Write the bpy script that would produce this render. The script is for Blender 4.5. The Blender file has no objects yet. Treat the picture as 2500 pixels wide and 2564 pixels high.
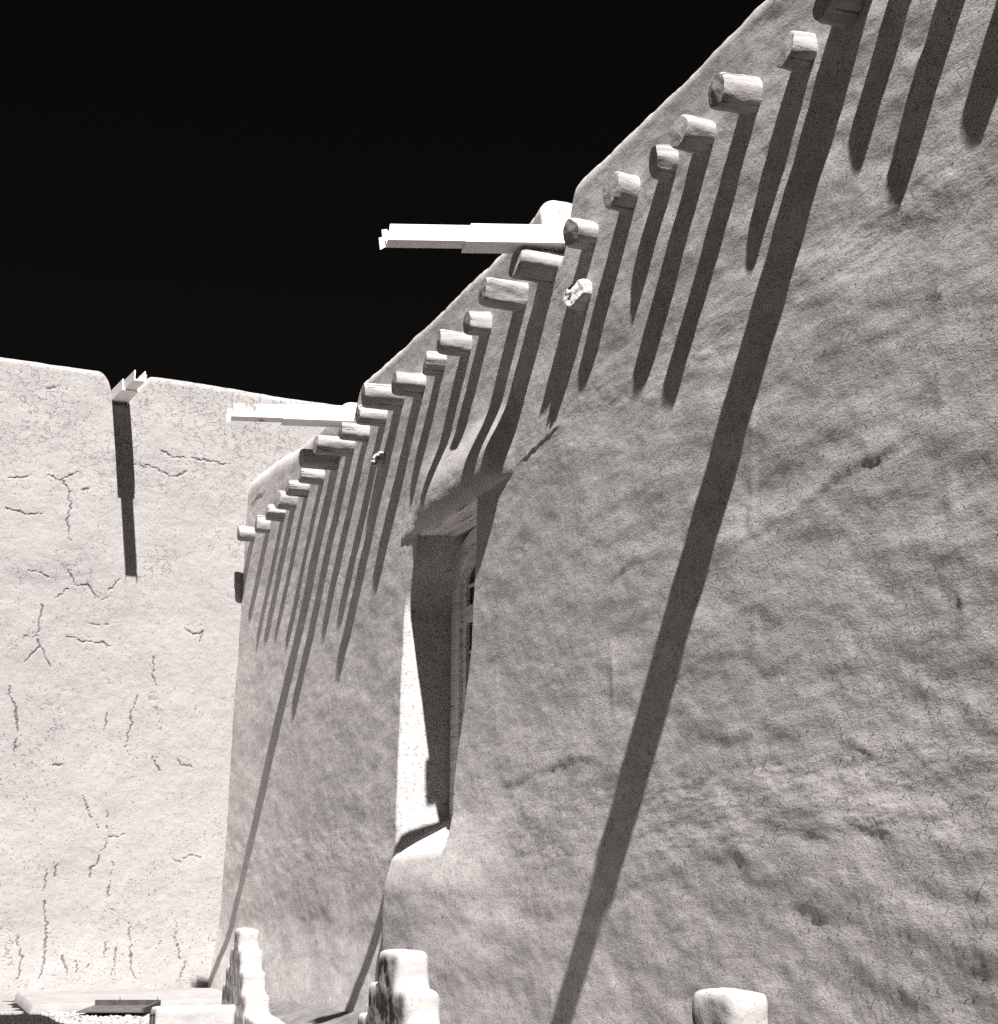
import bpy, bmesh, math, random
import numpy as np
from mathutils import Vector, Matrix
R = math.radians
rng = random.Random(7)
scene = bpy.context.scene
COL = scene.collection

# ------------------------------------------------------------------ camera
cam = bpy.data.cameras.new('camera')
cam.sensor_fit = 'HORIZONTAL'; cam.sensor_width = 36.0; cam.lens = 3800 / 2500 * 36.0
cam.clip_start = 0.05; cam.clip_end = 2000
camo = bpy.data.objects.new('camera', cam); COL.objects.link(camo)
camo.location = (0, 0, 1.65)
camo.rotation_euler = (R(90 + 14.5798), 0, -R(23.5445))
scene.camera = camo

# ------------------------------------------------------------------ sun and sky
SUN = Vector((0.2, 1.0, -1.55)).normalized()          # the way the light travels
sl = bpy.data.lights.new('sun', 'SUN'); sl.energy = 5.0; sl.angle = R(0.5); sl.color = (1.0, 0.955, 0.93)
so = bpy.data.objects.new('sun', sl); COL.objects.link(so)
so.rotation_euler = SUN.to_track_quat('-Z', 'Y').to_euler(); so.location = (-10, -40, 60)
world = bpy.data.worlds.new('World'); scene.world = world; world.use_nodes = True
wn = world.node_tree.nodes; wl = world.node_tree.links
bg = wn['Background']
sky = wn.new('ShaderNodeTexSky'); sky.sky_type = 'NISHITA'; sky.sun_disc = False
sky.sun_elevation = math.asin(-SUN.z); sky.sun_rotation = math.atan2(-SUN.x, -SUN.y)
sky.altitude = 2200; sky.air_density = 0.7; sky.dust_density = 0.1; sky.ozone_density = 2.0
# black and white film behind a deep red filter: only the red of the sky reaches it
sep = wn.new('ShaderNodeSeparateColor'); wl.new(sky.outputs[0], sep.inputs[0])
tint = wn.new('ShaderNodeMix'); tint.data_type = 'RGBA'; tint.blend_type = 'MULTIPLY'; tint.inputs[0].default_value = 1
wl.new(sep.outputs[0], tint.inputs[6]); tint.inputs[7].default_value = (1, 0.93, 0.9, 1)
wl.new(tint.outputs[2], bg.inputs[0]); bg.inputs[1].default_value = 0.0024
scene.view_settings.view_transform = 'Standard'; scene.view_settings.look = 'None'
scene.view_settings.exposure = 1.25; scene.view_settings.gamma = 1.0
scene.render.engine = 'CYCLES'
scene.cycles.use_denoising = False       # the grain of the film
scene.cycles.sample_clamp_indirect = 4
scene.cycles.max_bounces = 8; scene.cycles.diffuse_bounces = 5

# ------------------------------------------------------------------ helpers
class Perlin:
    def __init__(self, seed):
        r = np.random.RandomState(seed)
        self.p = np.tile(r.permutation(256), 3)
        a = r.rand(256) * 2 * math.pi
        self.gx, self.gy = np.cos(a), np.sin(a)
    def __call__(self, x, y):
        xi = np.floor(x).astype(int); yi = np.floor(y).astype(int)
        xf = x - xi; yf = y - yi; xi &= 255; yi &= 255
        u = xf * xf * xf * (xf * (xf * 6 - 15) + 10); v = yf * yf * yf * (yf * (yf * 6 - 15) + 10)
        def g(ix, iy, dx, dy):
            h = self.p[self.p[ix] + iy]
            return self.gx[h] * dx + self.gy[h] * dy
        a = g(xi, yi, xf, yf); b = g(xi + 1, yi, xf - 1, yf)
        c = g(xi, yi + 1, xf, yf - 1); d = g(xi + 1, yi + 1, xf - 1, yf - 1)
        return (a + u * (b - a)) * (1 - v) + (c + u * (d - c)) * v
NO = [Perlin(s) for s in range(12)]
def fbm(i, x, y, o=3, gain=.5):
    s = 0; a = 1
    for k in range(o):
        s = s + a * NO[(i + k) % 12](x * 2 ** k + 31.7 * k, y * 2 ** k + 17.3 * k); a *= gain
    return s
def sst(a, b, x):
    t = np.clip((x - a) / (b - a), 0, 1); return t * t * (3 - 2 * t)
def tag(o, label=None, cat=None, group=None, kind=None):
    if label: o['label'] = label
    if cat: o['category'] = cat
    if group: o['group'] = group
    if kind: o['kind'] = kind
    return o
def link(name, me, mat, parent=None, loc=None, smooth=True):
    o = bpy.data.objects.new(name, me); COL.objects.link(o)
    if mat: me.materials.append(mat)
    if smooth and len(me.polygons): me.polygons.foreach_set('use_smooth', [True] * len(me.polygons))
    if parent: o.parent = parent
    if loc is not None: o.location = loc
    return o
def grid_mesh(name, P, flip=False):
    r, c = P.shape[:2]
    idx = np.arange(r * c).reshape(r, c)
    q = np.stack([idx[:-1, :-1], idx[:-1, 1:], idx[1:, 1:], idx[1:, :-1]], -1).reshape(-1, 4)
    if flip: q = q[:, ::-1]
    me = bpy.data.meshes.new(name)
    me.vertices.add(r * c); me.vertices.foreach_set('co', P.reshape(-1).astype(np.float32))
    me.loops.add(q.size); me.loops.foreach_set('vertex_index', q.reshape(-1).astype(np.int32))
    me.polygons.add(len(q)); me.polygons.foreach_set('loop_start', np.arange(0, q.size, 4, dtype=np.int32))
    me.update(calc_edges=True); me.validate()
    return me
def bm_mesh(name, bm):
    bmesh.ops.recalc_face_normals(bm, faces=bm.faces)
    me = bpy.data.meshes.new(name); bm.to_mesh(me); bm.free(); return me
def add_box(bm, lo, hi, M=None):
    vs = [bm.verts.new((x, y, z)) for x in (lo[0], hi[0]) for y in (lo[1], hi[1]) for z in (lo[2], hi[2])]
    for f in ((0, 1, 3, 2), (4, 6, 7, 5), (0, 4, 5, 1), (2, 3, 7, 6), (0, 2, 6, 4), (1, 5, 7, 3)):
        bm.faces.new([vs[i] for i in f])
    if M: bmesh.ops.transform(bm, matrix=M, verts=vs)
    return vs

# ------------------------------------------------------------------ materials
def tone(v): return (v, v * 0.965, v * 0.945, 1)
class NT:
    def __init__(self, name, rough=.95):
        self.m = bpy.data.materials.new(name); self.m.use_nodes = True
        self.t = self.m.node_tree; self.n = self.t.nodes; self.l = self.t.links
        self.b = self.n['Principled BSDF']; self.b.inputs['Roughness'].default_value = rough
        self.b.inputs['Specular IOR Level'].default_value = 0.1
        self.co = self.n.new('ShaderNodeTexCoord').outputs['Object']
    def map(self, scale=(1, 1, 1), rot=(0, 0, 0), co=None):
        k = self.n.new('ShaderNodeMapping'); k.inputs['Scale'].default_value = scale; k.inputs['Rotation'].default_value = rot
        self.l.new(co or self.co, k.inputs[0]); return k.outputs[0]
    def noise(self, s, d=4, r=.55, co=None, dist=0):
        k = self.n.new('ShaderNodeTexNoise'); k.inputs['Scale'].default_value = s; k.inputs['Detail'].default_value = d
        k.inputs['Roughness'].default_value = r; k.inputs['Distortion'].default_value = dist
        self.l.new(co or self.co, k.inputs['Vector']); return k.outputs[0]
    def vor(self, s, feat='F1', co=None, rand=1):
        k = self.n.new('ShaderNodeTexVoronoi'); k.feature = feat; k.inputs['Scale'].default_value = s
        k.inputs['Randomness'].default_value = rand
        self.l.new(co or self.co, k.inputs['Vector']); return k.outputs['Distance']
    def ramp(self, x, a, b, va=0., vb=1.):
        k = self.n.new('ShaderNodeMapRange'); k.interpolation_type = 'SMOOTHSTEP'
        for i, v in enumerate((a, b, va, vb)): k.inputs[i + 1].default_value = v
        self.l.new(x, k.inputs[0]); return k.outputs[0]
    def mth(self, op, a, b=None):
        k = self.n.new('ShaderNodeMath'); k.operation = op
        for i, v in enumerate((a, b)):
            if v is None: continue
            if isinstance(v, (int, float)): k.inputs[i].default_value = v
            else: self.l.new(v, k.inputs[i])
        return k.outputs[0]
    def mix(self, f, a, b):
        k = self.n.new('ShaderNodeMix'); k.data_type = 'RGBA'
        for i, v in ((0, f), (6, a), (7, b)):
            if isinstance(v, (int, float, tuple)): k.inputs[i].default_value = v
            else: self.l.new(v, k.inputs[i])
        return k.outputs[2]
    def color(self, c):
        if isinstance(c, tuple): self.b.inputs['Base Color'].default_value = c
        else: self.l.new(c, self.b.inputs['Base Color'])
    def bump(self, h, dist, strength=1., prev=None):
        k = self.n.new('ShaderNodeBump'); k.inputs['Distance'].default_value = dist; k.inputs['Strength'].default_value = strength
        self.l.new(h, k.inputs['Height'])
        if prev: self.l.new(prev, k.inputs['Normal'])
        self.l.new(k.outputs[0], self.b.inputs['Normal']); return k.outputs[0]

def stucco(name, base, fine=.0012, pits=.004, stain=.12, grit=55, cracks=0, vertical=False, pit=70):
    t = NT(name)
    t.raw = t.co
    if vertical: t.co = t.map((1, .5, 1))
    big = t.noise(.55, 5, .6); mid = t.noise(5, 4, .6)
    f = t.mth('MULTIPLY', t.ramp(big, .3, .7), .6); f = t.mth('ADD', f, t.mth('MULTIPLY', t.ramp(mid, .35, .68), .4))
    c = t.mix(f, tone(base * (1 - stain)), tone(base * (1 + stain)))
    pn = t.noise(pit, 4, .55); patch = t.ramp(t.noise(1.3, 3, .5), .38, .62, .45, 1.)
    pit = t.ramp(pn, .29, .38)                      # 0 inside a pit
    c = t.mix(t.mth('MULTIPLY', t.mth('SUBTRACT', 1, pit), .55), c, tone(base * .4))
    n = t.bump(t.noise(grit, 6, .62), fine)
    n = t.bump(t.mth('MULTIPLY', pit, patch), pits, 1, n)
    n = t.bump(t.noise(14, 5, .6), fine * 2.4, 1, n)
    if vertical:                                    # chopped straw in the mud
        for rot, sc_, th_ in (((.45, 0, 0), (20, 70, 11), .285), ((-.7, 0, 0), (20, 62, 10), .275), ((1.2, 0, 0), (20, 76, 13), .27)):
            st = t.ramp(t.noise(1, 2, .45, t.map(sc_, (0, 0, 0), t.map((1, 1, 1), rot, t.raw))), th_, th_ + .045)
            c = t.mix(t.mth('MULTIPLY', t.mth('SUBTRACT', 1, st), .6), c, tone(base * .35))
            n = t.bump(st, .006, 1, n)
    if vertical:                                    # trowel and rain streaks down the wall
        n = t.bump(t.noise(1, 4, .6, t.map((30, 30, 6), (0, 0, 0), t.map((1, 1, 1), (.35, 0, 0)))), fine * .5, 1, n)
    if cracks:
        w = t.n.new('ShaderNodeVectorMath'); w.operation = 'ADD'
        nz = t.n.new('ShaderNodeTexNoise'); nz.inputs['Scale'].default_value = 7; nz.inputs['Detail'].default_value = 5
        t.l.new(t.co, nz.inputs['Vector'])
        sc = t.n.new('ShaderNodeVectorMath'); sc.operation = 'SCALE'; sc.inputs['Scale'].default_value = .35
        t.l.new(nz.outputs[1], sc.inputs[0]); t.l.new(t.co, w.inputs[0]); t.l.new(sc.outputs[0], w.inputs[1])
        at = t.n.new('ShaderNodeAttribute'); at.attribute_name = 'crack'
        a = t.mth('MULTIPLY', at.outputs['Fac'], t.ramp(t.noise(17, 4, .7), .36, .52))
        # short flaking scales under the coping, broken into dashes
        e2 = t.vor(1, 'DISTANCE_TO_EDGE', t.map((5, 4, 7.5), (0, 0, 0), w.outputs[0]))
        sx = t.n.new('ShaderNodeSeparateXYZ'); t.l.new(t.co, sx.inputs[0])
        m2 = t.mth('MULTIPLY', t.ramp(sx.outputs[2], 7.0, 9.3, 0, 1), t.ramp(t.noise(1.2, 3, .6), .36, .52))
        m3 = t.ramp(t.noise(2.1, 3, .6), .57, .67)
        dash = t.ramp(t.noise(9, 4, .65), .42, .54)
        a2 = t.mth('MULTIPLY', t.ramp(e2, .015, .06, 1, 0), t.mth('MULTIPLY', dash, t.mth('MAXIMUM', m2, m3)))
        cr = t.mth('MAXIMUM', a, t.mth('MULTIPLY', a2, .5))
        c = t.mix(t.mth('MULTIPLY', cr, .8), c, tone(base * .26))
        n = t.bump(t.mth('SUBTRACT', 1, cr), .012, 1, n)
    t.color(c)
    return t.m
M_side = stucco('adobe plaster', .52, .0026, .012, .2, 80, 0, True)
M_end = stucco('pale cracked plaster', .36, .004, .012, .07, 50, 1, pit=32)
M_pier = stucco('whitewashed adobe', .42, .0022, .003, .05, 38)
M_ledge = stucco('trodden earth plaster', .26, .002, .003, .18, 40)

def wood(name, base, ax='x', bump=.004, s=1.):
    t = NT(name, .85)
    v = {'x': (1.2, 14, 14), 'y': (14, 1.2, 14), 'r': (9, 9, 9)}[ax]
    g = t.noise(s, 6, .6, t.map(v), .6); g2 = t.noise(5, 4, .6)
    c = t.mix(t.ramp(g, .3, .7), tone(base * .78), tone(base * 1.12))
    chk = t.ramp(t.noise(s, 2, .4, t.map(tuple(k * 1.6 for k in v)), .3), .31, .38)
    c = t.mix(t.mth('MULTIPLY', t.mth('SUBTRACT', 1, chk), .7), c, tone(base * .25))
    n = t.bump(g, bump); n = t.bump(g2, bump * 1.5, 1, n); n = t.bump(chk, bump * 1.2, 1, n)
    n = t.bump(t.noise(70, 3, .6), bump * .3, 1, n)
    t.color(c); return t.m
M_log = wood('weathered log', .40, 'x', .012)
def endgrain():
    t = NT('sawn log end', .9)
    w = t.n.new('ShaderNodeTexWave'); w.wave_type = 'RINGS'; w.rings_direction = 'X'
    w.inputs['Scale'].default_value = 22; w.inputs['Distortion'].default_value = 3; w.inputs['Detail'].default_value = 3
    t.l.new(t.co, w.inputs[0])
    g = t.noise(30, 5, .6)
    c = t.mix(t.mth('ADD', t.mth('MULTIPLY', w.outputs[1], .12), t.mth('MULTIPLY', t.noise(9, 5, .65), .8)), tone(.22), tone(.50))
    n = t.bump(w.outputs[1], .0008); n = t.bump(g, .006, 1, n); t.color(c); return t.m
M_endg = endgrain()
M_rot = wood('splintered grey wood', .62, 'x', .012, 1.6)
M_board = wood('bare lintel board', .85, 'y', .002)
M_frame = wood('painted window wood', .88, 'y', .0002)
def paint(name, base, peel=.0):
    t = NT(name, .55); t.b.inputs['Specular IOR Level'].default_value = .3
    g = t.noise(3.5, 5, .6); c = t.mix(t.ramp(g, .3, .7), tone(base * .95), tone(base * 1.03))
    fl = t.ramp(t.noise(2.1, 7, .68), .5 + .2 * (1 - peel), .515 + .2 * (1 - peel)) if peel else t.ramp(t.noise(11, 6, .7), .70, .72)
    c = t.mix(fl, c, tone(.3)); n = t.bump(t.noise(9, 3, .5), .002); n = t.bump(t.mth('SUBTRACT', 1, fl), .001, 1, n)
    t.color(c); return t.m
M_white = paint('white painted wood', .86)
M_peel = paint('peeling white paint', .86, .55)
def plain(name, c, rough=.6, metal=0, bump=0):
    t = NT(name, rough); g = t.noise(9, 5, .6)
    t.color(t.mix(t.ramp(g, .3, .7), tone(c * .75), tone(c * 1.25))); t.b.inputs['Metallic'].default_value = metal
    if bump: t.bump(t.noise(30, 5, .6), bump)
    return t.m
M_dark = plain('dark glass', .012, .12); M_dark.node_tree.nodes['Principled BSDF'].inputs['Specular IOR Level'].default_value = .5
M_metal = plain('galvanised sheet', .085, .5, .0, .001)
M_groove = plain('dark groove', .03, .6)
M_ground = plain('dark ground', .016, .95, 0, .02)
M_grass = plain('grass blades', .035, .9)
M_gravel = plain('pale gravel', .34, .9, 0, .004)

# ------------------------------------------------------------------ the long side wall (a face towards -x)
def wall_x0(z, y=20.):
    return 5.74 + .025 * (z - 1.2) - (.01 + .16 * sst(13, 19, y)) * sst(1.5, 0.1, z)
def seam(Y, Z, pts, h, up=.20, soft=.026):
    """a plaster lap: proud above the line, dropping back at it, ragged and broken"""
    pts = np.array(pts); y0, y1 = pts[0, 0], pts[-1, 0]
    zl = np.interp(Y, pts[:, 0], pts[:, 1]) + .07 * NO[3](Y * 2.3, Y * 0 + .5) + .032 * NO[4](Y * 9, Z * 1.5) + .010 * NO[9](Y * 23, Z * 2)
    d = Z - zl
    a = np.exp(-np.clip(d, 0, None) / up) * sst(-soft, soft, d)
    br = .65 + .35 * sst(-.25, .25, NO[8](Y * 2.1, Y * 0 + pts[0, 1]))
    return h * a * br * sst(y0 - .1, y0 + .25, Y) * sst(y1 + .1, y1 - .25, Y)
def vseam(Y, Z, pts, h, w=.03):
    pts = np.array(pts)
    yl = np.interp(Z, pts[:, 1], pts[:, 0]) + .05 * NO[5](Z * 1.7, Z * 0 + .5) + .03 * NO[6](Z * 7, Y * 2) + .015 * NO[7](Z * 21, Y * 5)
    br = sst(-.1, .3, NO[8](Z * 1.9 + 7, Z * 0 + pts[0, 0]))
    return h * br * np.exp(-((Y - yl) / (w * (1.2 + NO[2](Z * 5, Z * 0)))) ** 2) * sst(pts[0, 1], pts[0, 1] + .25, Z) * sst(pts[-1, 1], pts[-1, 1] - .25, Z)
LAPS = []; VLAPS = []
def side_face(Y, Z):
    X = wall_x0(Z, Y)
    X = X - .02 * fbm(0, Y * .33, Z * .3, 2) - .012 * fbm(2, Y * .9, Z * .8 + Y * .25, 2) 
    X = X + .011 * np.clip(4.2 - Z, 0, None) * sst(12.5, 9.5, Y) * sst(-.4, .5, NO[10](Y * .35, Z * .35) + .25)
    amp = .6 + .55 * sst(13, 8, Y) + .35 * sst(4, 1, Z)
    X = X - amp * (.0122 * fbm(4, Y * .95 + Z * .35, Z * 2.3 - Y * .55, 3, .5)) - (.0024 + .0024 * sst(-.3, .3, NO[9](Y * .6, Z * .6) + .1) * sst(4.2, 2.6, Z) * sst(12, 9.5, Y)) * fbm(7, Y * 5, Z * 8, 4, .62)
    # hood over the window: swells out, then turns sharply under
    hA = (.018 + .092 * sst(15.95, 15.25, Y)) * sst(0, 1, (16.30 - Y) / (.07 + .9 * np.clip(Z - 6.0, 0, 1))) * sst(13.0, 13.6, Y)
    zl = 5.765 + .008 * NO[2](Y * 9, Y * 0); zh = zl + .10 + .15 * sst(16.2, 15.0, Y)
    tq = np.clip((Z - zl) / (zh - zl), 0, 1)
    X = X - hA * sst(6.7, zh + .05, Z) * np.sqrt(1 - (1 - tq) ** 2)
    # apron under the sill
    ap = sst(16.16, 15.88, Y) * sst(12.6, 15.2, Y) * sst(2.62, 1.78, Z) * sst(-.9, 1.6, Z)
    X = X - .165 * ap
    # window recess
    yf = 16.12 - .35 * sst(4.9, 5.7, Z); yn = 14.05 + .38 * sst(4.4, 2.6, Z)
    sy = sst(0, .30, yf - Y) * sst(-.03, .12, Y - yn); sz = sst(2.12, 2.72, Z) * sst(5.78, 5.757, Z)
    X = X + .60 * sy * sz
    for p in LAPS: X = X - seam(Y, Z, p[0], p[1] * .40)
    for p in VLAPS: X = X - vseam(Y, Z, p[0], p[1] * .5, *p[2:])
    return X
LAPS += [([(12.0, 5.93), (12.5, 5.89), (12.95, 5.86)], .03),
         ([(10.0, 4.32), (10.6, 4.34), (11.1, 4.28)], .022),
         ([(7.1, 4.42), (7.7, 4.36), (8.2, 4.30)], .03), ([(8.5, 4.20), (9.2, 4.18)], .02),
         ([(11.1, 2.84), (12.0, 2.82), (13.3, 2.76)], .022),
         ([(13.5, 4.15), (13.9, 4.22)], .025), ([(22.8, 8.1), (23.8, 8.05)], .03), ([(9.2, 1.3), (10.0, 1.35)], .012)]
VLAPS += [([(10.95, 3.0), (11.05, 4.4)], .012), ([(8.95, 2.2), (8.85, 3.9), (8.8, 5.4)], .013), ([(6.72, 2.5), (6.75, 5.5)], .016, .06),
          ([(13.35, 2.9), (13.4, 4.1)], .008), ([(12.0, .3), (12.1, 1.6)], .006)]

def parapet(y):
    H = 8.40 + .30 * sst(20.2, 23.8, y) + .11 * np.exp(-((y - 12.55) / .28) ** 2) + .06 * NO[1](y * .8, y * 0 + .3) + .03 * NO[2](y * 3.1, y * 0 + .3) + .012 * NO[4](y * 11, y * 0 + .3)
    for yc, a, zf in ((7.26, .45, 7.76), (12.20, .45, 7.75), (18.72, .65, 7.90)):
        n = sst(yc - a, yc - .15, y) * sst(yc + .38, yc + .12, y)
        H = H - (H - zf) * n
    return H
ys = [np.arange(-6, 5, .12), np.arange(5, 24.45, .032)]
for yc in (7.26, 12.20, 18.72): ys.append(np.arange(yc - 1., yc + .7, .014))
ys += [np.arange(15.70, 16.36, .010), np.arange(13.98, 14.6, .012)]
y = np.unique(np.round(np.concatenate(ys), 3))
z = np.unique(np.round(np.concatenate([np.arange(-.3, 7.3, .032), np.arange(2.05, 2.6, .012), np.arange(5.70, 6.10, .008)]), 3))
z = z[z <= 7.25]
H = parapet(y)
rows = []
def face_row(Zr): rows.append(np.stack([side_face(y, Zr), y, Zr], -1))
for zz in z: face_row(np.full_like(y, zz))
r = .19 + .20 * sst(19.3, 20.6, y)
for t in np.linspace(0, 1, 36)[1:]: face_row(7.25 + (H - r - 7.25) * t)
xe = rows[-1][:, 0]
for a in np.linspace(0, math.pi / 2, 9)[1:]:
    rows.append(np.stack([xe + r * (1 - math.cos(a)), y, H - r + r * math.sin(a)], -1))
TH = .62 + r
for t in np.linspace(0, 1, 12)[1:]:
    rows.append(np.stack([xe + r + (TH - 2 * r) * t, y, H + .012 * NO[3](y * 6, y * 0 + t * 3)], -1))
for a in np.linspace(0, math.pi / 2, 7)[1:]:
    rows.append(np.stack([xe + TH - r + r * math.sin(a), y, H - r + r * math.cos(a)], -1))
rows.append(np.stack([xe + TH, y, y * 0 + 7.2], -1)); rows.append(np.stack([xe + TH, y, y * 0 - .3], -1))
side = link('adobe_wall', grid_mesh('adobe_wall', np.array(rows)[:, ::-1]), M_side)
tag(side, 'long grey adobe side wall with the deep window recess, raked by sunlight and striped by beam shadows', 'wall')

# ------------------------------------------------------------------ the end wall (a face towards -y)
def end_face(X, Z):
    Yv = 24.0 - .10 * sst(1.4, .2, Z)
    Yv = Yv - .05 * fbm(5, X * .4, Z * .35, 2) - .02 * fbm(8, X * 1.3, Z * 1.1, 3) - .004 * fbm(2, X * 7, Z * 7, 3, .6)
    Yv = Yv + .02 * np.exp(-((X - 6.06 - .03 * NO[3](Z * 3, Z * 0)) / .015) ** 2) * sst(8.5, 8.9, Z)
    return Yv
r = .13
x = np.unique(np.round(np.concatenate([np.arange(-10, 1.6, .12), np.arange(1.6, 6.2, .015), np.arange(6.2, 10.5, .1)]), 3))
He = 10.15 + .03 * NO[4](x * .5, x * 0) + .01 * NO[6](x * 4, x * 0) - .06 * sst(4.0, 7.0, x)
tl = np.clip((x - 3.34) / (3.60 - 3.34), 0, 1); tr = np.clip((4.22 - x) / (4.22 - 3.85), 0, 1)
nt = np.where(x < 3.72, 1 - np.sqrt(1 - tl ** 2), tr ** 1.6)
He = He - (He - 9.60) * nt
rows = []
ze = np.arange(-.3, 9.1, .016)
for zz in ze: rows.append(np.stack([x, end_face(x, np.full_like(x, zz)), np.full_like(x, zz)], -1))
for t in np.linspace(0, 1, 30)[1:]:
    Zr = ze[-1] + (He - r - ze[-1]) * t; rows.append(np.stack([x, end_face(x, Zr), Zr], -1))
yeg = rows[-1][:, 1]
for a in np.linspace(0, math.pi / 2, 9)[1:]: rows.append(np.stack([x, yeg + r * (1 - math.cos(a)), He - r + r * math.sin(a)], -1))
for t in np.linspace(0, 1, 8)[1:]: rows.append(np.stack([x, yeg + r + .5 * t, He], -1))
rows.append(np.stack([x, yeg + r + .6, He - .15], -1)); rows.append(np.stack([x, yeg + r + .6, x * 0 - .3], -1))
CR = [[(2.73,6.16),(2.74,5.99),(2.7,5.7),(2.74,5.51),(2.82,5.42),(2.9,5.22)],[(2.54,5.69),(2.7,5.66)],[(2.74,5.5),(2.54,5.28)],[(2.34,4.9),(2.41,4.66),(2.49,4.38),(2.52,4.21)],[(2.5,4.11),(2.49,3.85)],[(3.12,5.71),(3.25,5.69),(3.41,5.64),(3.59,5.67),(3.83,5.6)],[(3.39,5.92),(3.54,5.95),(3.77,5.93)],[(4.29,4.83),(4.25,4.69),(4.18,4.52),(4.22,4.31),(4.18,4.18),(4.16,4.04)],[(4.48,5.47),(4.5,5.25),(4.54,5.01),(4.49,4.91)],[(4.95,5.96),(5.06,5.9),(5.18,5.89),(5.27,5.91),(5.23,5.75)],[(3.83,4.57),(3.82,4.4),(3.79,4.28)],[(4.59,3.88),(4.63,3.76),(4.71,3.69)],[(4.96,3.84),(5.08,3.78),(5.17,3.8)],[(3.58,3.28),(3.64,3.1),(3.68,2.96),(3.77,2.91),(3.81,2.8)],[(3.92,3.03),(3.95,2.91),(3.94,2.75),(3.98,2.67),(3.92,2.52),(3.81,2.28),(3.75,2.23),(3.72,2.07)],[(3.98,2.67),(4.24,2.71)],[(4.05,2.32),(4.06,2.08),(4.03,1.88),(4.02,1.79)],[(4.96,2.38),(5.04,2.31),(5.09,2.3)],[(5.12,2.38),(5.26,2.41),(5.39,2.39)],[(3.1,2.2),(3.08,1.97),(3.09,1.88)],[(3.09,1.72),(3.14,1.47),(3.17,1.38),(3.18,1.19),(3.18,1.01),(3.14,0.8),(3.1,0.65)],[(3.18,1.26),(3.28,1.26)],[(3.25,2.24),(3.2,2.07)],[(2.75,1.23),(2.78,1.04),(2.84,0.89),(2.82,0.77),(2.78,0.65)],[(3.4,0.95),(3.45,0.79),(3.51,0.67)],[(4.15,1.06),(4.15,0.81),(4.13,0.64)],[(4.36,1.41),(4.39,1.06),(4.43,0.87),(4.42,0.68),(4.45,0.62)],[(5.1,1.28),(5.05,1.18),(5.09,1.08),(5.17,0.89)],[(4.01,1.13),(4.03,0.91)],[(3.62,0.87),(3.61,0.7)],[(3.81,0.82),(3.74,0.76)],[(5.24,0.83),(5.18,0.61)],[(4.08,1.61),(4.14,1.55)],[(3.07,3.7),(3.21,3.76)],[(2.05,8.16),(2.23,8.16),(2.39,8.19)],[(2.67,8.24),(2.84,8.19),(2.92,8.19),(3.02,8.29),(3.11,8.37)],[(2.92,8.17),(3.03,7.98),(3.05,7.73),(3.01,7.55),(3.05,7.38),(3.09,7.21)],[(4.0,8.56),(4.17,8.54),(4.22,8.61),(4.34,8.56),(4.47,8.5),(4.72,8.45),(4.8,8.51),(4.87,8.58)],[(4.4,8.85),(4.55,8.79),(4.76,8.79),(5.06,8.77),(5.32,8.79),(5.58,8.76)],[(2.52,6.68),(2.62,6.7),(2.77,6.62)],[(3.09,6.74),(3.18,6.65),(3.21,6.55),(3.33,6.53),(3.4,6.53),(3.5,6.43),(3.6,6.34),(3.75,6.34)],[(3.89,6.68),(3.8,6.55),(3.72,6.45)],[(3.12,6.47),(3.04,6.38),(2.94,6.3)],[(2.72,6.15),(2.75,6.03),(2.72,5.83),(2.69,5.71)],[(2.09,7.63),(2.28,7.6),(2.42,7.56),(2.62,7.6)],[(3.19,8.08),(3.32,8.11)],[(2.56,9.71),(2.71,9.72),(2.87,9.73)]]
Pe = np.array(rows)[:, :, :].copy(); crk = np.zeros(Pe.shape[:2])
def crack_field(Xq, Zq):
    best = np.zeros_like(Xq)
    Xj = Xq + .055 * NO[1](Zq * 6, Xq * 3) + .030 * NO[2](Zq * 21, Xq * 13); Zj = Zq + .055 * NO[3](Xq * 6, Zq * 3) + .030 * NO[4](Xq * 21, Zq * 13)
    for pl in CR:
        for k, (a, b) in enumerate(zip(pl[:-1], pl[1:])):
            m = (Xj > min(a[0], b[0]) - .06) & (Xj < max(a[0], b[0]) + .06) & (Zj > min(a[1], b[1]) - .06) & (Zj < max(a[1], b[1]) + .06)
            if not m.any(): continue
            d = np.array(b) - np.array(a); px, pz = Xj[m] - a[0], Zj[m] - a[1]
            t = np.clip((px * d[0] + pz * d[1]) / (d @ d + 1e-9), 0, 1)
            dist = np.hypot(px - t * d[0], pz - t * d[1])
            w = np.clip(.0095 + .016 * NO[6](Zj[m] * 5, Xj[m] * 5), .004, .03)
            best[m] = np.maximum(best[m], 1 - sst(w * .45, w * 1.3, dist))
    return best
nf = len(ze) + 29
crk[:nf] = crack_field(Pe[:nf, :, 0], Pe[:nf, :, 2])
Pe[:nf, :, 1] += .012 * crk[:nf]
rows = Pe
endw = link('adobe_wall', grid_mesh('adobe_wall', np.array(rows)), M_end)
att = endw.data.attributes.new('crack', 'FLOAT', 'POINT'); att.data.foreach_set('value', crk.reshape(-1).astype(np.float32))
tag(endw, 'tall pale cracked adobe end wall in full sun at the left', 'wall')

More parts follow.
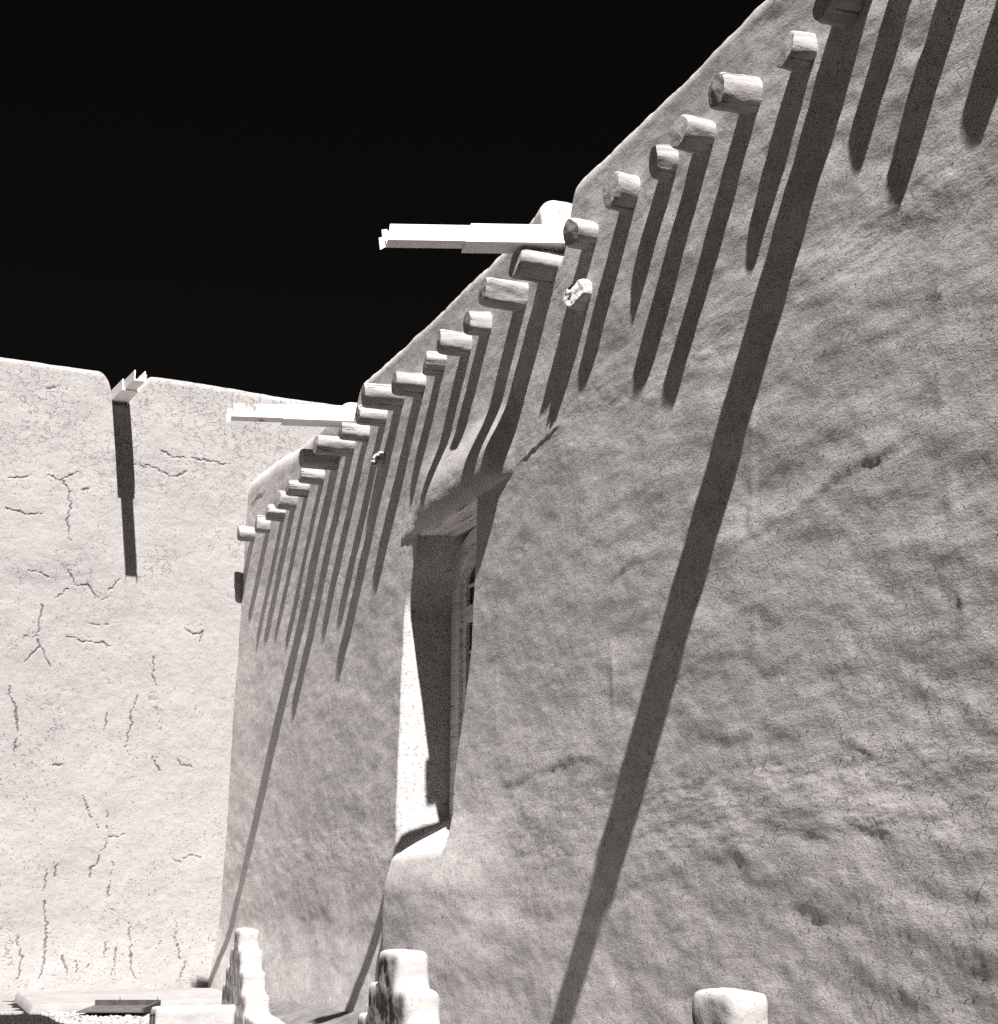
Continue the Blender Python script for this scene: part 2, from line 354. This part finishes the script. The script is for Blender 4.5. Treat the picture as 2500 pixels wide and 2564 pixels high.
# ------------------------------------------------------------------ window in the recess, lintel board
XB = wall_x0(4.0) + .60            # back of the recess
def arch_prism(bm, yc, zs, z0, ro, ri, x0, x1, n=28, sill=.1):
    """arched frame ring between outer half width ro and inner ri"""
    def pts(rad, zb): return [(yc - rad, zb)] + [(yc - rad * math.cos(math.pi * k / n), zs + (rad - .36) * math.sin(math.pi * k / n)) for k in range(n + 1)] + [(yc + rad, zb)]
    o = pts(ro, z0); i = pts(ri, z0 + sill)
    V = {}
    for tagx, xx in ((0, x0), (1, x1)):
        for k, (a, b) in enumerate(o): V[tagx, 'o', k] = bm.verts.new((xx, a, b))
        for k, (a, b) in enumerate(i): V[tagx, 'i', k] = bm.verts.new((xx, a, b))
    m = len(o)
    for k in range(m):
        j = (k + 1) % m
        bm.faces.new([V[0, 'o', k], V[0, 'o', j], V[0, 'i', j], V[0, 'i', k]])
        bm.faces.new([V[1, 'o', k], V[1, 'i', k], V[1, 'i', j], V[1, 'o', j]])
        bm.faces.new([V[0, 'o', k], V[1, 'o', k], V[1, 'o', j], V[0, 'o', j]])
        bm.faces.new([V[0, 'i', k], V[0, 'i', j], V[1, 'i', j], V[1, 'i', k]])
YC, ZS = 14.90, 5.20
bm = bmesh.new(); arch_prism(bm, YC, ZS, 2.42, .92, .68, XB - .11, XB + .05)
win = link('window', bm_mesh('window', bm), M_frame, side, smooth=False)
bm = bmesh.new(); arch_prism(bm, YC, ZS, 2.52, .69, .56, XB - .075, XB + .04)
add_box(bm, (XB - .074, YC - .6, 4.72), (XB + .03, YC + .6, 4.90)); add_box(bm, (XB - .060, YC - .03, 2.6), (XB + .03, YC + .03, 5.4))
for zz in (3.0, 3.5, 4.0, 4.38, 5.13): add_box(bm, (XB - .05, YC - .6, zz - .015), (XB + .028, YC + .6, zz + .015))
link('sash', bm_mesh('sash', bm), M_frame, win, smooth=False)
bm = bmesh.new(); n = 24
pp = [(YC - .62, 2.5)] + [(YC - .62 * math.cos(math.pi * k / n), ZS + .27 * math.sin(math.pi * k / n)) for k in range(n + 1)] + [(YC + .62, 2.5)]
f0 = [bm.verts.new((XB - .03, a, b)) for a, b in pp]; f1 = [bm.verts.new((XB + .0, a, b)) for a, b in pp]
bm.faces.new(f0); bm.faces.new(f1[::-1])
for k in range(len(pp)): j = (k + 1) % len(pp); bm.faces.new([f0[k], f1[k], f1[j], f0[j]])
link('pane', bm_mesh('pane', bm), M_dark, win, smooth=False)
bm = bmesh.new()
for a, b, dz in ((.02, .16, 0), (.168, .30, .006), (.308, .42, -.004)):
    add_box(bm, (wall_x0(5.8) + a, 13.6, 5.735 + dz), (wall_x0(5.8) + b, 16.0, 5.80 + dz))
bmesh.ops.bevel(bm, geom=bm.edges[:], offset=.006, segments=2, affect='EDGES')
link('lintel', bm_mesh('lintel', bm), M_board, side, smooth=False)

# ------------------------------------------------------------------ vigas
def log_mesh(rad, length, seed, bury=.35, cut=0., ragged=0., slant=0.):
    """round timber along -x, origin where it leaves the wall; returns body and cut end"""
    rg = np.random.RandomState(seed); n = 40; ns = 30
    p = NO[seed % 12]
    th = np.linspace(0, 2 * math.pi, n, endpoint=False)
    ph = rg.rand() * 6.28
    base = 1 + .045 * np.cos(2 * th + ph) + .03 * np.cos(3 * th + 2 * ph)
    fac = np.zeros(n)                                          # a hewn flat or two
    for _ in range(3):
        c = rg.rand() * 6.28; w = .35 + .3 * rg.rand()
        d = np.abs((th - c + math.pi) % (2 * math.pi) - math.pi)
        lim = np.cos(w) / np.cos(np.clip(d, 0, 1.2)); base = np.where(d < w, np.minimum(base, np.maximum(lim, .82)), base)
    xs = np.linspace(bury, -length, ns)
    rows = []
    for k, xx in enumerate(xs):
        e = (xx + length)                                      # distance from the tip
        rr = rad * base * (1 + .085 * p(th * 0 + xx * 3.1 + seed, np.cos(th) * 1.5 + np.sin(th) * .8 + seed)
                           + .045 * NO[(seed + 3) % 12](xx * 7 + th * 0, th * 2.4 + seed) + .02 * NO[(seed + 5) % 12](xx * 19 + th * 0, th * 7 + seed))
        rr = rr * (1 - .10 * max(0, 1 - e / .05) ** 2)
        off = cut * rad * np.cos(th - ph) * max(0, 1 - e / (length + .01)) + ragged * .10 * NO[5](th * 2.2, th * 0 + .3) * max(0, 1 - e / .2) + slant * rad * (np.sin(th) - np.cos(th) + .3) * max(0, 1 - e / length) + ragged * .05 * NO[8](th * 6, th * 0 + .7) * max(0, 1 - e / .1)
        rows.append(np.stack([xx + off, rr * np.cos(th), rr * np.sin(th)], -1))
    P = np.array(rows); P2 = np.concatenate([P, P[:, :1]], 1)
    body = grid_mesh('viga', P2)
    bmx = bmesh.new(); bmx.from_mesh(body); bmesh.ops.remove_doubles(bmx, verts=bmx.verts, dist=1e-5)
    bmesh.ops.recalc_face_normals(bmx, faces=bmx.faces); bmx.to_mesh(body); bmx.free()
    tip = P[-1]; cen = tip.mean(0)
    rows = [tip]
    for q in (.92, .75, .55, .3, .0):
        rr = cen + (tip - cen) * q
        rr = rr + np.array([1, 0, 0]) * (-.010 * (1 - q) - (.006 + ragged * .12) * (NO[7](rr[:, 1] * 14 + seed, rr[:, 2] * 14) if q else 0.0))[..., None] if q else rr * 0 + cen - np.array([.012, 0, 0])
        rows.append(rr)
    E = np.array(rows); E2 = np.concatenate([E, E[:, :1]], 1)
    endm = grid_mesh('cut_end', E2)
    bmx = bmesh.new(); bmx.from_mesh(endm); bmesh.ops.remove_doubles(bmx, verts=bmx.verts, dist=1e-5)
    bmesh.ops.recalc_face_normals(bmx, faces=bmx.faces); bmx.to_mesh(endm); bmx.free()
    return body, endm
GV = 'round roof beams jutting from the side wall'
# y, z, radius, length, cut, label
VIGAS = [
 (5.45, 7.58, .145, .22, .1, 'roof beam out of frame above, its shadow cut by the right picture edge'),
 (6.15, 7.58, .140, .23, .1, 'roof beam out of frame above, its shadow the second from the right picture edge'),
 (6.83, 7.58, .140, .16, .1, 'roof beam out of frame above, its short ragged shadow left of the longer one'),
 (7.46, 7.63, .142, .24, .2, 'large beam end cut by the top edge of the photo, beside the widest shadow'),
 (8.02, 7.58, .143, .17, .45, 'short split beam end with a dark slanting cut, nearest below the top edge'),
 (8.72, 7.59, .143, .31, .1, 'long smooth beam third from the top edge, casting a long pointed shadow'),
 (9.40, 7.60, .147, .26, -.2, 'thick beam with bright ridged top, fourth from the top edge'),
 (9.97, 7.63, .148, .15, .4, 'stubby beam with an angled end and a short blunt shadow, fifth from the top edge'),
 (10.65, 7.67, .150, .21, .15, 'beam in a wide gap, next above the one over the broken stub'),
 (11.42, 7.60, .143, .21, -.35, 'faceted beam directly above the broken stub'),
 (12.28, 7.63, .160, .37, -.3, 'thick beam tucked under the wall end of the upper white spout'),
 (12.96, 7.59, .155, .42, .1, 'long thick beam just left of the one under the upper white spout'),
 (13.86, 7.63, .138, .22, -.1, 'short beam second to the left of the upper white spout'),
 (14.40, 7.58, .135, .33, -.25, 'beam third to the left of the upper white spout, above the window hood'),
 (15.14, 7.60, .138, .21, .3, 'short beam with dark end halfway between the two spouts on the side wall'),
 (15.82, 7.56, .150, .33, .05, 'smooth beam just right of the doubled pair by the lower white spout'),
 (16.52, 7.62, .160, .47, -.1, 'upper and larger beam of the overlapping pair right of the lower white spout'),
 (17.10, 7.57, .130, .35, .1, 'lower beam of the overlapping pair right of the lower white spout'),
 (17.78, 7.54, .128, .35, .05, 'beam in front of the wall end of the lower white spout'),
 (18.42, 7.55, .145, .49, -.2, 'thick beam directly under the lower white spout'),
 (19.13, 7.54, .140, .47, .25, 'beam lying half in the shade of the lower white spout'),
 (19.72, 7.46, .115, .32, .1, 'thin shaded beam next below the one shaded by the lower spout'),
 (20.46, 7.48, .120, .29, .1, 'fifth beam out from the corner, slender and evenly lit'),
 (21.08, 7.46, .145, .27, .3, 'fourth beam out from the corner, large with a dark end'),
 (21.65, 7.40, .130, .27, .1, 'third beam out from the corner, partly hidden behind its larger neighbour'),
 (22.55, 7.42, .142, .20, .1, 'second beam out from the corner where the two walls meet'),
 (23.48, 7.48, .140, .25, .1, 'last beam, closest to the corner, its shadow folding onto the pale end wall'),
]
for i, (yy, zz, rad, L, cut, lab) in enumerate(VIGAS):
    body, endm = log_mesh(rad * (1.03 if yy < 16 else .97), L, i * 5 + 2, .35, cut * .5)
    loc = (wall_x0(zz), yy, zz)
    o = link('viga', body, M_log, loc=loc); o.rotation_euler = (0, R(rng.uniform(-2, 2)), R((-5 if yy > 13 else -2.5) + rng.uniform(-3, 3))); tag(o, lab, 'roof beam', GV)
    link('cut_end', endm, M_endg, o)
body, endm = log_mesh(.15, .13, 77, .3, .0, .22, .20)
o = link('broken_beam_stub', body, M_rot, loc=(wall_x0(7.06), 11.54, 7.06)); tag(o, 'bright splintered stub of a broken beam standing in a shadow', 'beam stub')
link('broken_end', endm, M_rot, o)
body, endm = log_mesh(.10, .09, 81, .3, .0, .5, .22)
o = link('broken_beam_stub', body, M_rot, loc=(wall_x0(7.02), 17.12, 7.02)); tag(o, 'small rotted beam stub in a dark socket among the shadows below the lower spout', 'beam stub')
link('broken_end', endm, M_rot, o)

# ------------------------------------------------------------------ canales (wooden water spouts)
def trough(x0, x1, w, h, t=.022, mitre=.0, shear=0.):
    """open U trough along x from x0 (tip) to x1, bottom face at z=0"""
    bm = bmesh.new()
    prof = [(-w / 2, 0), (w / 2, 0), (w / 2, h), (w / 2 - t, h), (w / 2 - t, t), (-w / 2 + t, t), (-w / 2 + t, h), (-w / 2, h)]
    a = [bm.verts.new((x0 - mitre * (q / h), p, q)) for p, q in prof]
    b = [bm.verts.new((x1, p, q)) for p, q in prof]
    for k in range(8): j = (k + 1) % 8; bm.faces.new([a[k], a[j], b[j], b[k]])
    for vs in (a, b):
        bm.faces.new([vs[0], vs[1], vs[4], vs[5]]); bm.faces.new([vs[1], vs[2], vs[3], vs[4]]); bm.faces.new([vs[0], vs[5], vs[6], vs[7]])
    bmesh.ops.bevel(bm, geom=[e for e in bm.edges], offset=.003, segments=1, affect='EDGES')
    return bm_mesh('trough', bm)
GC = 'white wooden water spouts on the walls'
def canale(loc, rz, L, Lin, tilt, lab, mat=M_white, cat='water spout', k=1.0):
    root = bpy.data.objects.new('water_spout', None); COL.objects.link(root)
    root.location = loc; root.rotation_euler = (0, -tilt, rz); tag(root, lab, cat, GC)
    i = link('inner_trough', trough(-Lin, .62, .265 * k, .19 * k, mitre=-.06), M_white, root, smooth=False)
    o = link('outer_trough', trough(-L, -Lin + .35, .175 * k, .165 * k, mitre=-.03), mat, root, (0, 0, .026), smooth=False)
    for s in (-1, 1):                                        # flared drip lips at the tip
        bm = bmesh.new()
        v = [bm.verts.new(p) for p in ((-L, s * .0875 * k, .004), (-L - .05, s * .093 * k, -.022), (-L - .055, s * .094 * k, .10), (-L, s * .0875 * k, .11))]
        w_ = [bm.verts.new((p.co.x, p.co.y - s * .006, p.co.z)) for p in v]
        bm.faces.new(v); bm.faces.new(w_[::-1])
        for e in range(4): j = (e + 1) % 4; bm.faces.new([v[e], w_[e], w_[j], v[j]])
        link('drip_lip', bm_mesh('drip_lip', bm), M_white, root, (0, 0, .026), smooth=False)
    return root
canale((wall_x0(7.75), 12.20, 7.80), R(-11), 1.64, .90, R(4.8), 'upper white wooden spout jutting far out against the black sky')
canale((wall_x0(7.75), 18.72, 7.95), R(-11), 1.53, .86, R(2), 'lower white spout with peeling paint, in front of the pale end wall', M_peel, k=1.12)
canale((wall_x0(7.75), 7.26, 7.80), 0, 1.75, .95, R(5), 'spout out of frame above, its long wide shadow crossing the whole side wall', k=1.35)
canale((3.72, 24.0, 9.63), R(90), 1.75, .98, R(8), 'short looking spout in the notch of the pale end wall, seen from below')

# ------------------------------------------------------------------ ground, ledge, garden wall, pillars
GZ = .33
def sheet(name, x0, x1, y0, y1, zf, nx, ny):
    X, Y = np.meshgrid(np.linspace(x0, x1, nx), np.linspace(y0, y1, ny))
    return grid_mesh(name, np.stack([X, Y, zf(X, Y)], -1))
g = link('ground', sheet('ground', -300, 300, -300, 300, lambda X, Y: X * 0 + GZ, 4, 4), M_ground); tag(g, kind='structure')

# ledge: broad low earthen platform at the foot of the end wall
X = np.linspace(0, 1, 120); Yg = np.linspace(0, 1, 60)
U, V = np.meshgrid(X, Yg)
xl = 2.58 + .17 * V * (1 - U) + (U * 3.3); yb = 24.05; yfr = 20.75 + .7 * U
PY = yfr + (yb - yfr) * V
PX = xl + 0 * V
PZ = .44 + .015 * fbm(3, PX * 1.5, PY * 1.5, 3) + .03 * V
ed = np.minimum(sst(0, .03, V), sst(0, .02, U)); PZ = PZ * ed + (GZ - .05) * (1 - ed)
lg = link('earthen_ledge', grid_mesh('earthen_ledge', np.stack([PX, PY, PZ], -1)), M_ledge)
tag(lg, 'low pale earthen ledge along the foot of the end wall', 'ledge')

def rounded(bm_boxes, voxel, name, mat, rough=.01, seed=1, smooth_it=6):
    """union of boxes, softened into hand plastered adobe"""
    bm = bmesh.new()
    for lo, hi, M in bm_boxes: add_box(bm, lo, hi, M)
    bmesh.ops.recalc_face_normals(bm, faces=bm.faces)
    me = bpy.data.meshes.new(name); bm.to_mesh(me); bm.free()
    o = bpy.data.objects.new(name, me); COL.objects.link(o); me.materials.append(mat)
    m = o.modifiers.new('r', 'REMESH'); m.mode = 'VOXEL'; m.voxel_size = voxel; m.use_smooth_shade = True
    s = o.modifiers.new('s', 'SMOOTH'); s.factor = .5; s.iterations = smooth_it
    tx = bpy.data.textures.new(name, 'CLOUDS'); tx.noise_scale = .14; tx.noise_depth = 3
    d = o.modifiers.new('d', 'DISPLACE'); d.texture = tx; d.strength = rough; d.mid_level = .5; d.texture_coords = 'GLOBAL'
    return o
TH9 = math.atan(.155)
def pillar(loc, lab, tiers=4, top=.60, step=.30, w=.21, hh=.205, zt=1.40, turn=None):
    boxes = []
    for k in range(tiers):
        ww = w + .012 * k
        boxes.append(((-ww / 2, -top / 2 - step * k, zt - hh * (k + 1) - .06 - loc[2]), (ww / 2, top / 2 + step * k, zt - hh * k - loc[2]), None))
    k = tiers
    boxes.append(((-w / 2 - .03, -top / 2 - step * (k - 1) - .1, -.2), (w / 2 + .03, top / 2 + step * .85 * (k - 1) + .1, zt - hh * k - loc[2]), None))
    o = rounded(boxes, .016, 'stepped_pillar', M_pier, .022, 1, 45)
    o.location = loc; o.rotation_euler = (0, 0, -TH9 if turn is None else turn)
    tag(o, lab, 'pillar', 'stepped whitewashed pillars of the garden wall')
    return o
pillar((4.74, 18.4, GZ), 'slim far stepped pillar of white adobe near the corner of the walls', step=.38, w=.25, hh=.225)
pillar((3.25, 8.9, GZ), 'middle stepped pillar of white adobe under the window')
pillar((3.10, 5.0, GZ), 'nearest white pillar, only its rounded top showing at the bottom right', top=.31, w=.18, zt=1.36, turn=0)
# the low garden wall that carries them, turning left at the far pillar
def along(a, b, w): 
    d = Vector(b) - Vector(a); return ((-w, 0, GZ - .1), (w, d.length, .52), Matrix.Translation((a[0], a[1], 0)) @ Matrix.Rotation(math.atan2(-d.x, d.y), 4, 'Z'))
gw = rounded([along((3.15, 4.0), (3.2, 8.6), .14), along((3.2, 8.5), (4.78, 18.6), .15), ((3.62, 17.95, GZ - .1), (4.75, 18.25, .55), None)], .03, 'garden_wall', M_pier, .03, 2, 6)
tag(gw, 'low rounded white adobe garden wall carrying the stepped pillars', 'wall')

X, Y = np.meshgrid(np.linspace(.2, 2.9, 40), np.linspace(20.5, 24.05, 50))
d = link('dirt', grid_mesh('dirt', np.stack([X, Y, GZ + .02 + .02 * fbm(2, X * 2, Y * 2, 3) - .04 * sst(2.3, 2.9, X) - .05 * sst(21.2, 20.5, Y) - .05 * sst(.9, .2, X)], -1)), M_ledge); tag(d, kind='structure')
M_bounce = stucco('bounce strip earth', .20, .004, .02, .3, 30)  # tone set by how much light it throws up under the lintel
M_bank = stucco('rough dark earth', .15, .004, .02, .4, 30)
X, Y = np.meshgrid(np.linspace(3.3, 4.9, 20), np.linspace(5, 19.5, 120))
d = link('bounce_strip', grid_mesh('bounce_strip', np.stack([X, Y, GZ + .012 + .015 * fbm(5, X * 2, Y * 2, 3) - .05 * sst(18.6, 19.5, Y) - .05 * sst(6, 5, Y)], -1)), M_bounce); tag(d, kind='structure')  # added strip, bounces sunlight up to the lintel boards and beam undersides
X, Y = np.meshgrid(np.linspace(4.75, 5.9, 40), np.linspace(5, 21.5, 280))
d = link('dirt', grid_mesh('dirt', np.stack([X, Y, GZ + .02 + .18 * sst(5.0, 5.8, X) + .05 * fbm(4, X * 2, Y * 2, 4) - .12 * sst(5.0, 4.75, X) - .25 * sst(20, 21.5, Y)], -1)), M_bank); tag(d, kind='structure')
# gravel, grass
def pebbles():
    bm = bmesh.new(); rg = random.Random(5)
    for k in range(1500):
        py = rg.uniform(17.6, 20.9); px = rg.uniform(2.75, 3.95)
        s = rg.uniform(.012, .036)
        M = Matrix.Translation((px, py, GZ + s * .4)) @ Matrix.Rotation(rg.random() * 6, 4, 'Z') @ Matrix.Diagonal((s * rg.uniform(.8, 1.5), s, s * rg.uniform(.5, .8), 1))
        v = bmesh.ops.create_icosphere(bm, subdivisions=1, radius=1, matrix=M)['verts']
        for q in v: q.co += Vector((rg.uniform(-1, 1), rg.uniform(-1, 1), rg.uniform(-1, 1))) * s * .22
    return bm_mesh('gravel', bm)
o = link('gravel', pebbles(), M_gravel, smooth=False); tag(o, kind='stuff')
def grass():
    bm = bmesh.new(); rg = random.Random(9)
    for k in range(5000):
        px = rg.uniform(1.9, 3.2); py = rg.uniform(17.0, 20.8)
        if px > 2.66 and (py > 20.8 or rg.random() < .75): continue
        h = rg.uniform(.015, .05); a = rg.random() * 6.28; w = .004; lx, ly = rg.uniform(-.04, .04), rg.uniform(-.04, .04)
        c, s = math.cos(a) * w, math.sin(a) * w
        bm.faces.new([bm.verts.new(p) for p in ((px - c, py - s, GZ), (px + c, py + s, GZ), (px + lx, py + ly, GZ + h))])
    return bm_mesh('grass', bm)
o = link('grass', grass(), M_grass, smooth=False); tag(o, kind='stuff')
# flat metal tray with a raised rim lying on the gravel
bm = bmesh.new()
Mt = Matrix.Translation((3.62, 20.25, GZ + .085)) @ Matrix.Rotation(R(-24), 4, 'Z') @ Matrix.Rotation(R(2), 4, 'X')
add_box(bm, (-.42, -.45, -.012), (.42, .45, .0), Mt); add_box(bm, (-.42, .42, .002), (.42, .45, .06), Mt)
add_box(bm, (.39, -.45, .002), (.42, .418, .05), Mt)
for px in (-.1, .38): add_box(bm, (px, .40, .062), (px + .008, .408, .10), Mt)
o = link('metal_tray', bm_mesh('metal_tray', bm), M_metal, smooth=False); tag(o, 'thin grey metal tray with a raised rim lying on the gravel', 'metal tray')
bm = bmesh.new()  # dark bars standing in for the shaded grooves in the wall end
for dx in (0, .035):
    bmesh.ops.create_cone(bm, cap_ends=True, segments=10, radius1=.011, radius2=.014, depth=.30, matrix=Matrix.Translation((3.56 + dx, 17.93, .34)))
add_box(bm, (3.55, 17.915, .465), (3.605, 17.945, .485))
o = link('groove_shade', bm_mesh('groove_shade', bm), M_groove); tag(o, 'dark groove staple added at the left end of the low garden wall', 'shade bars')
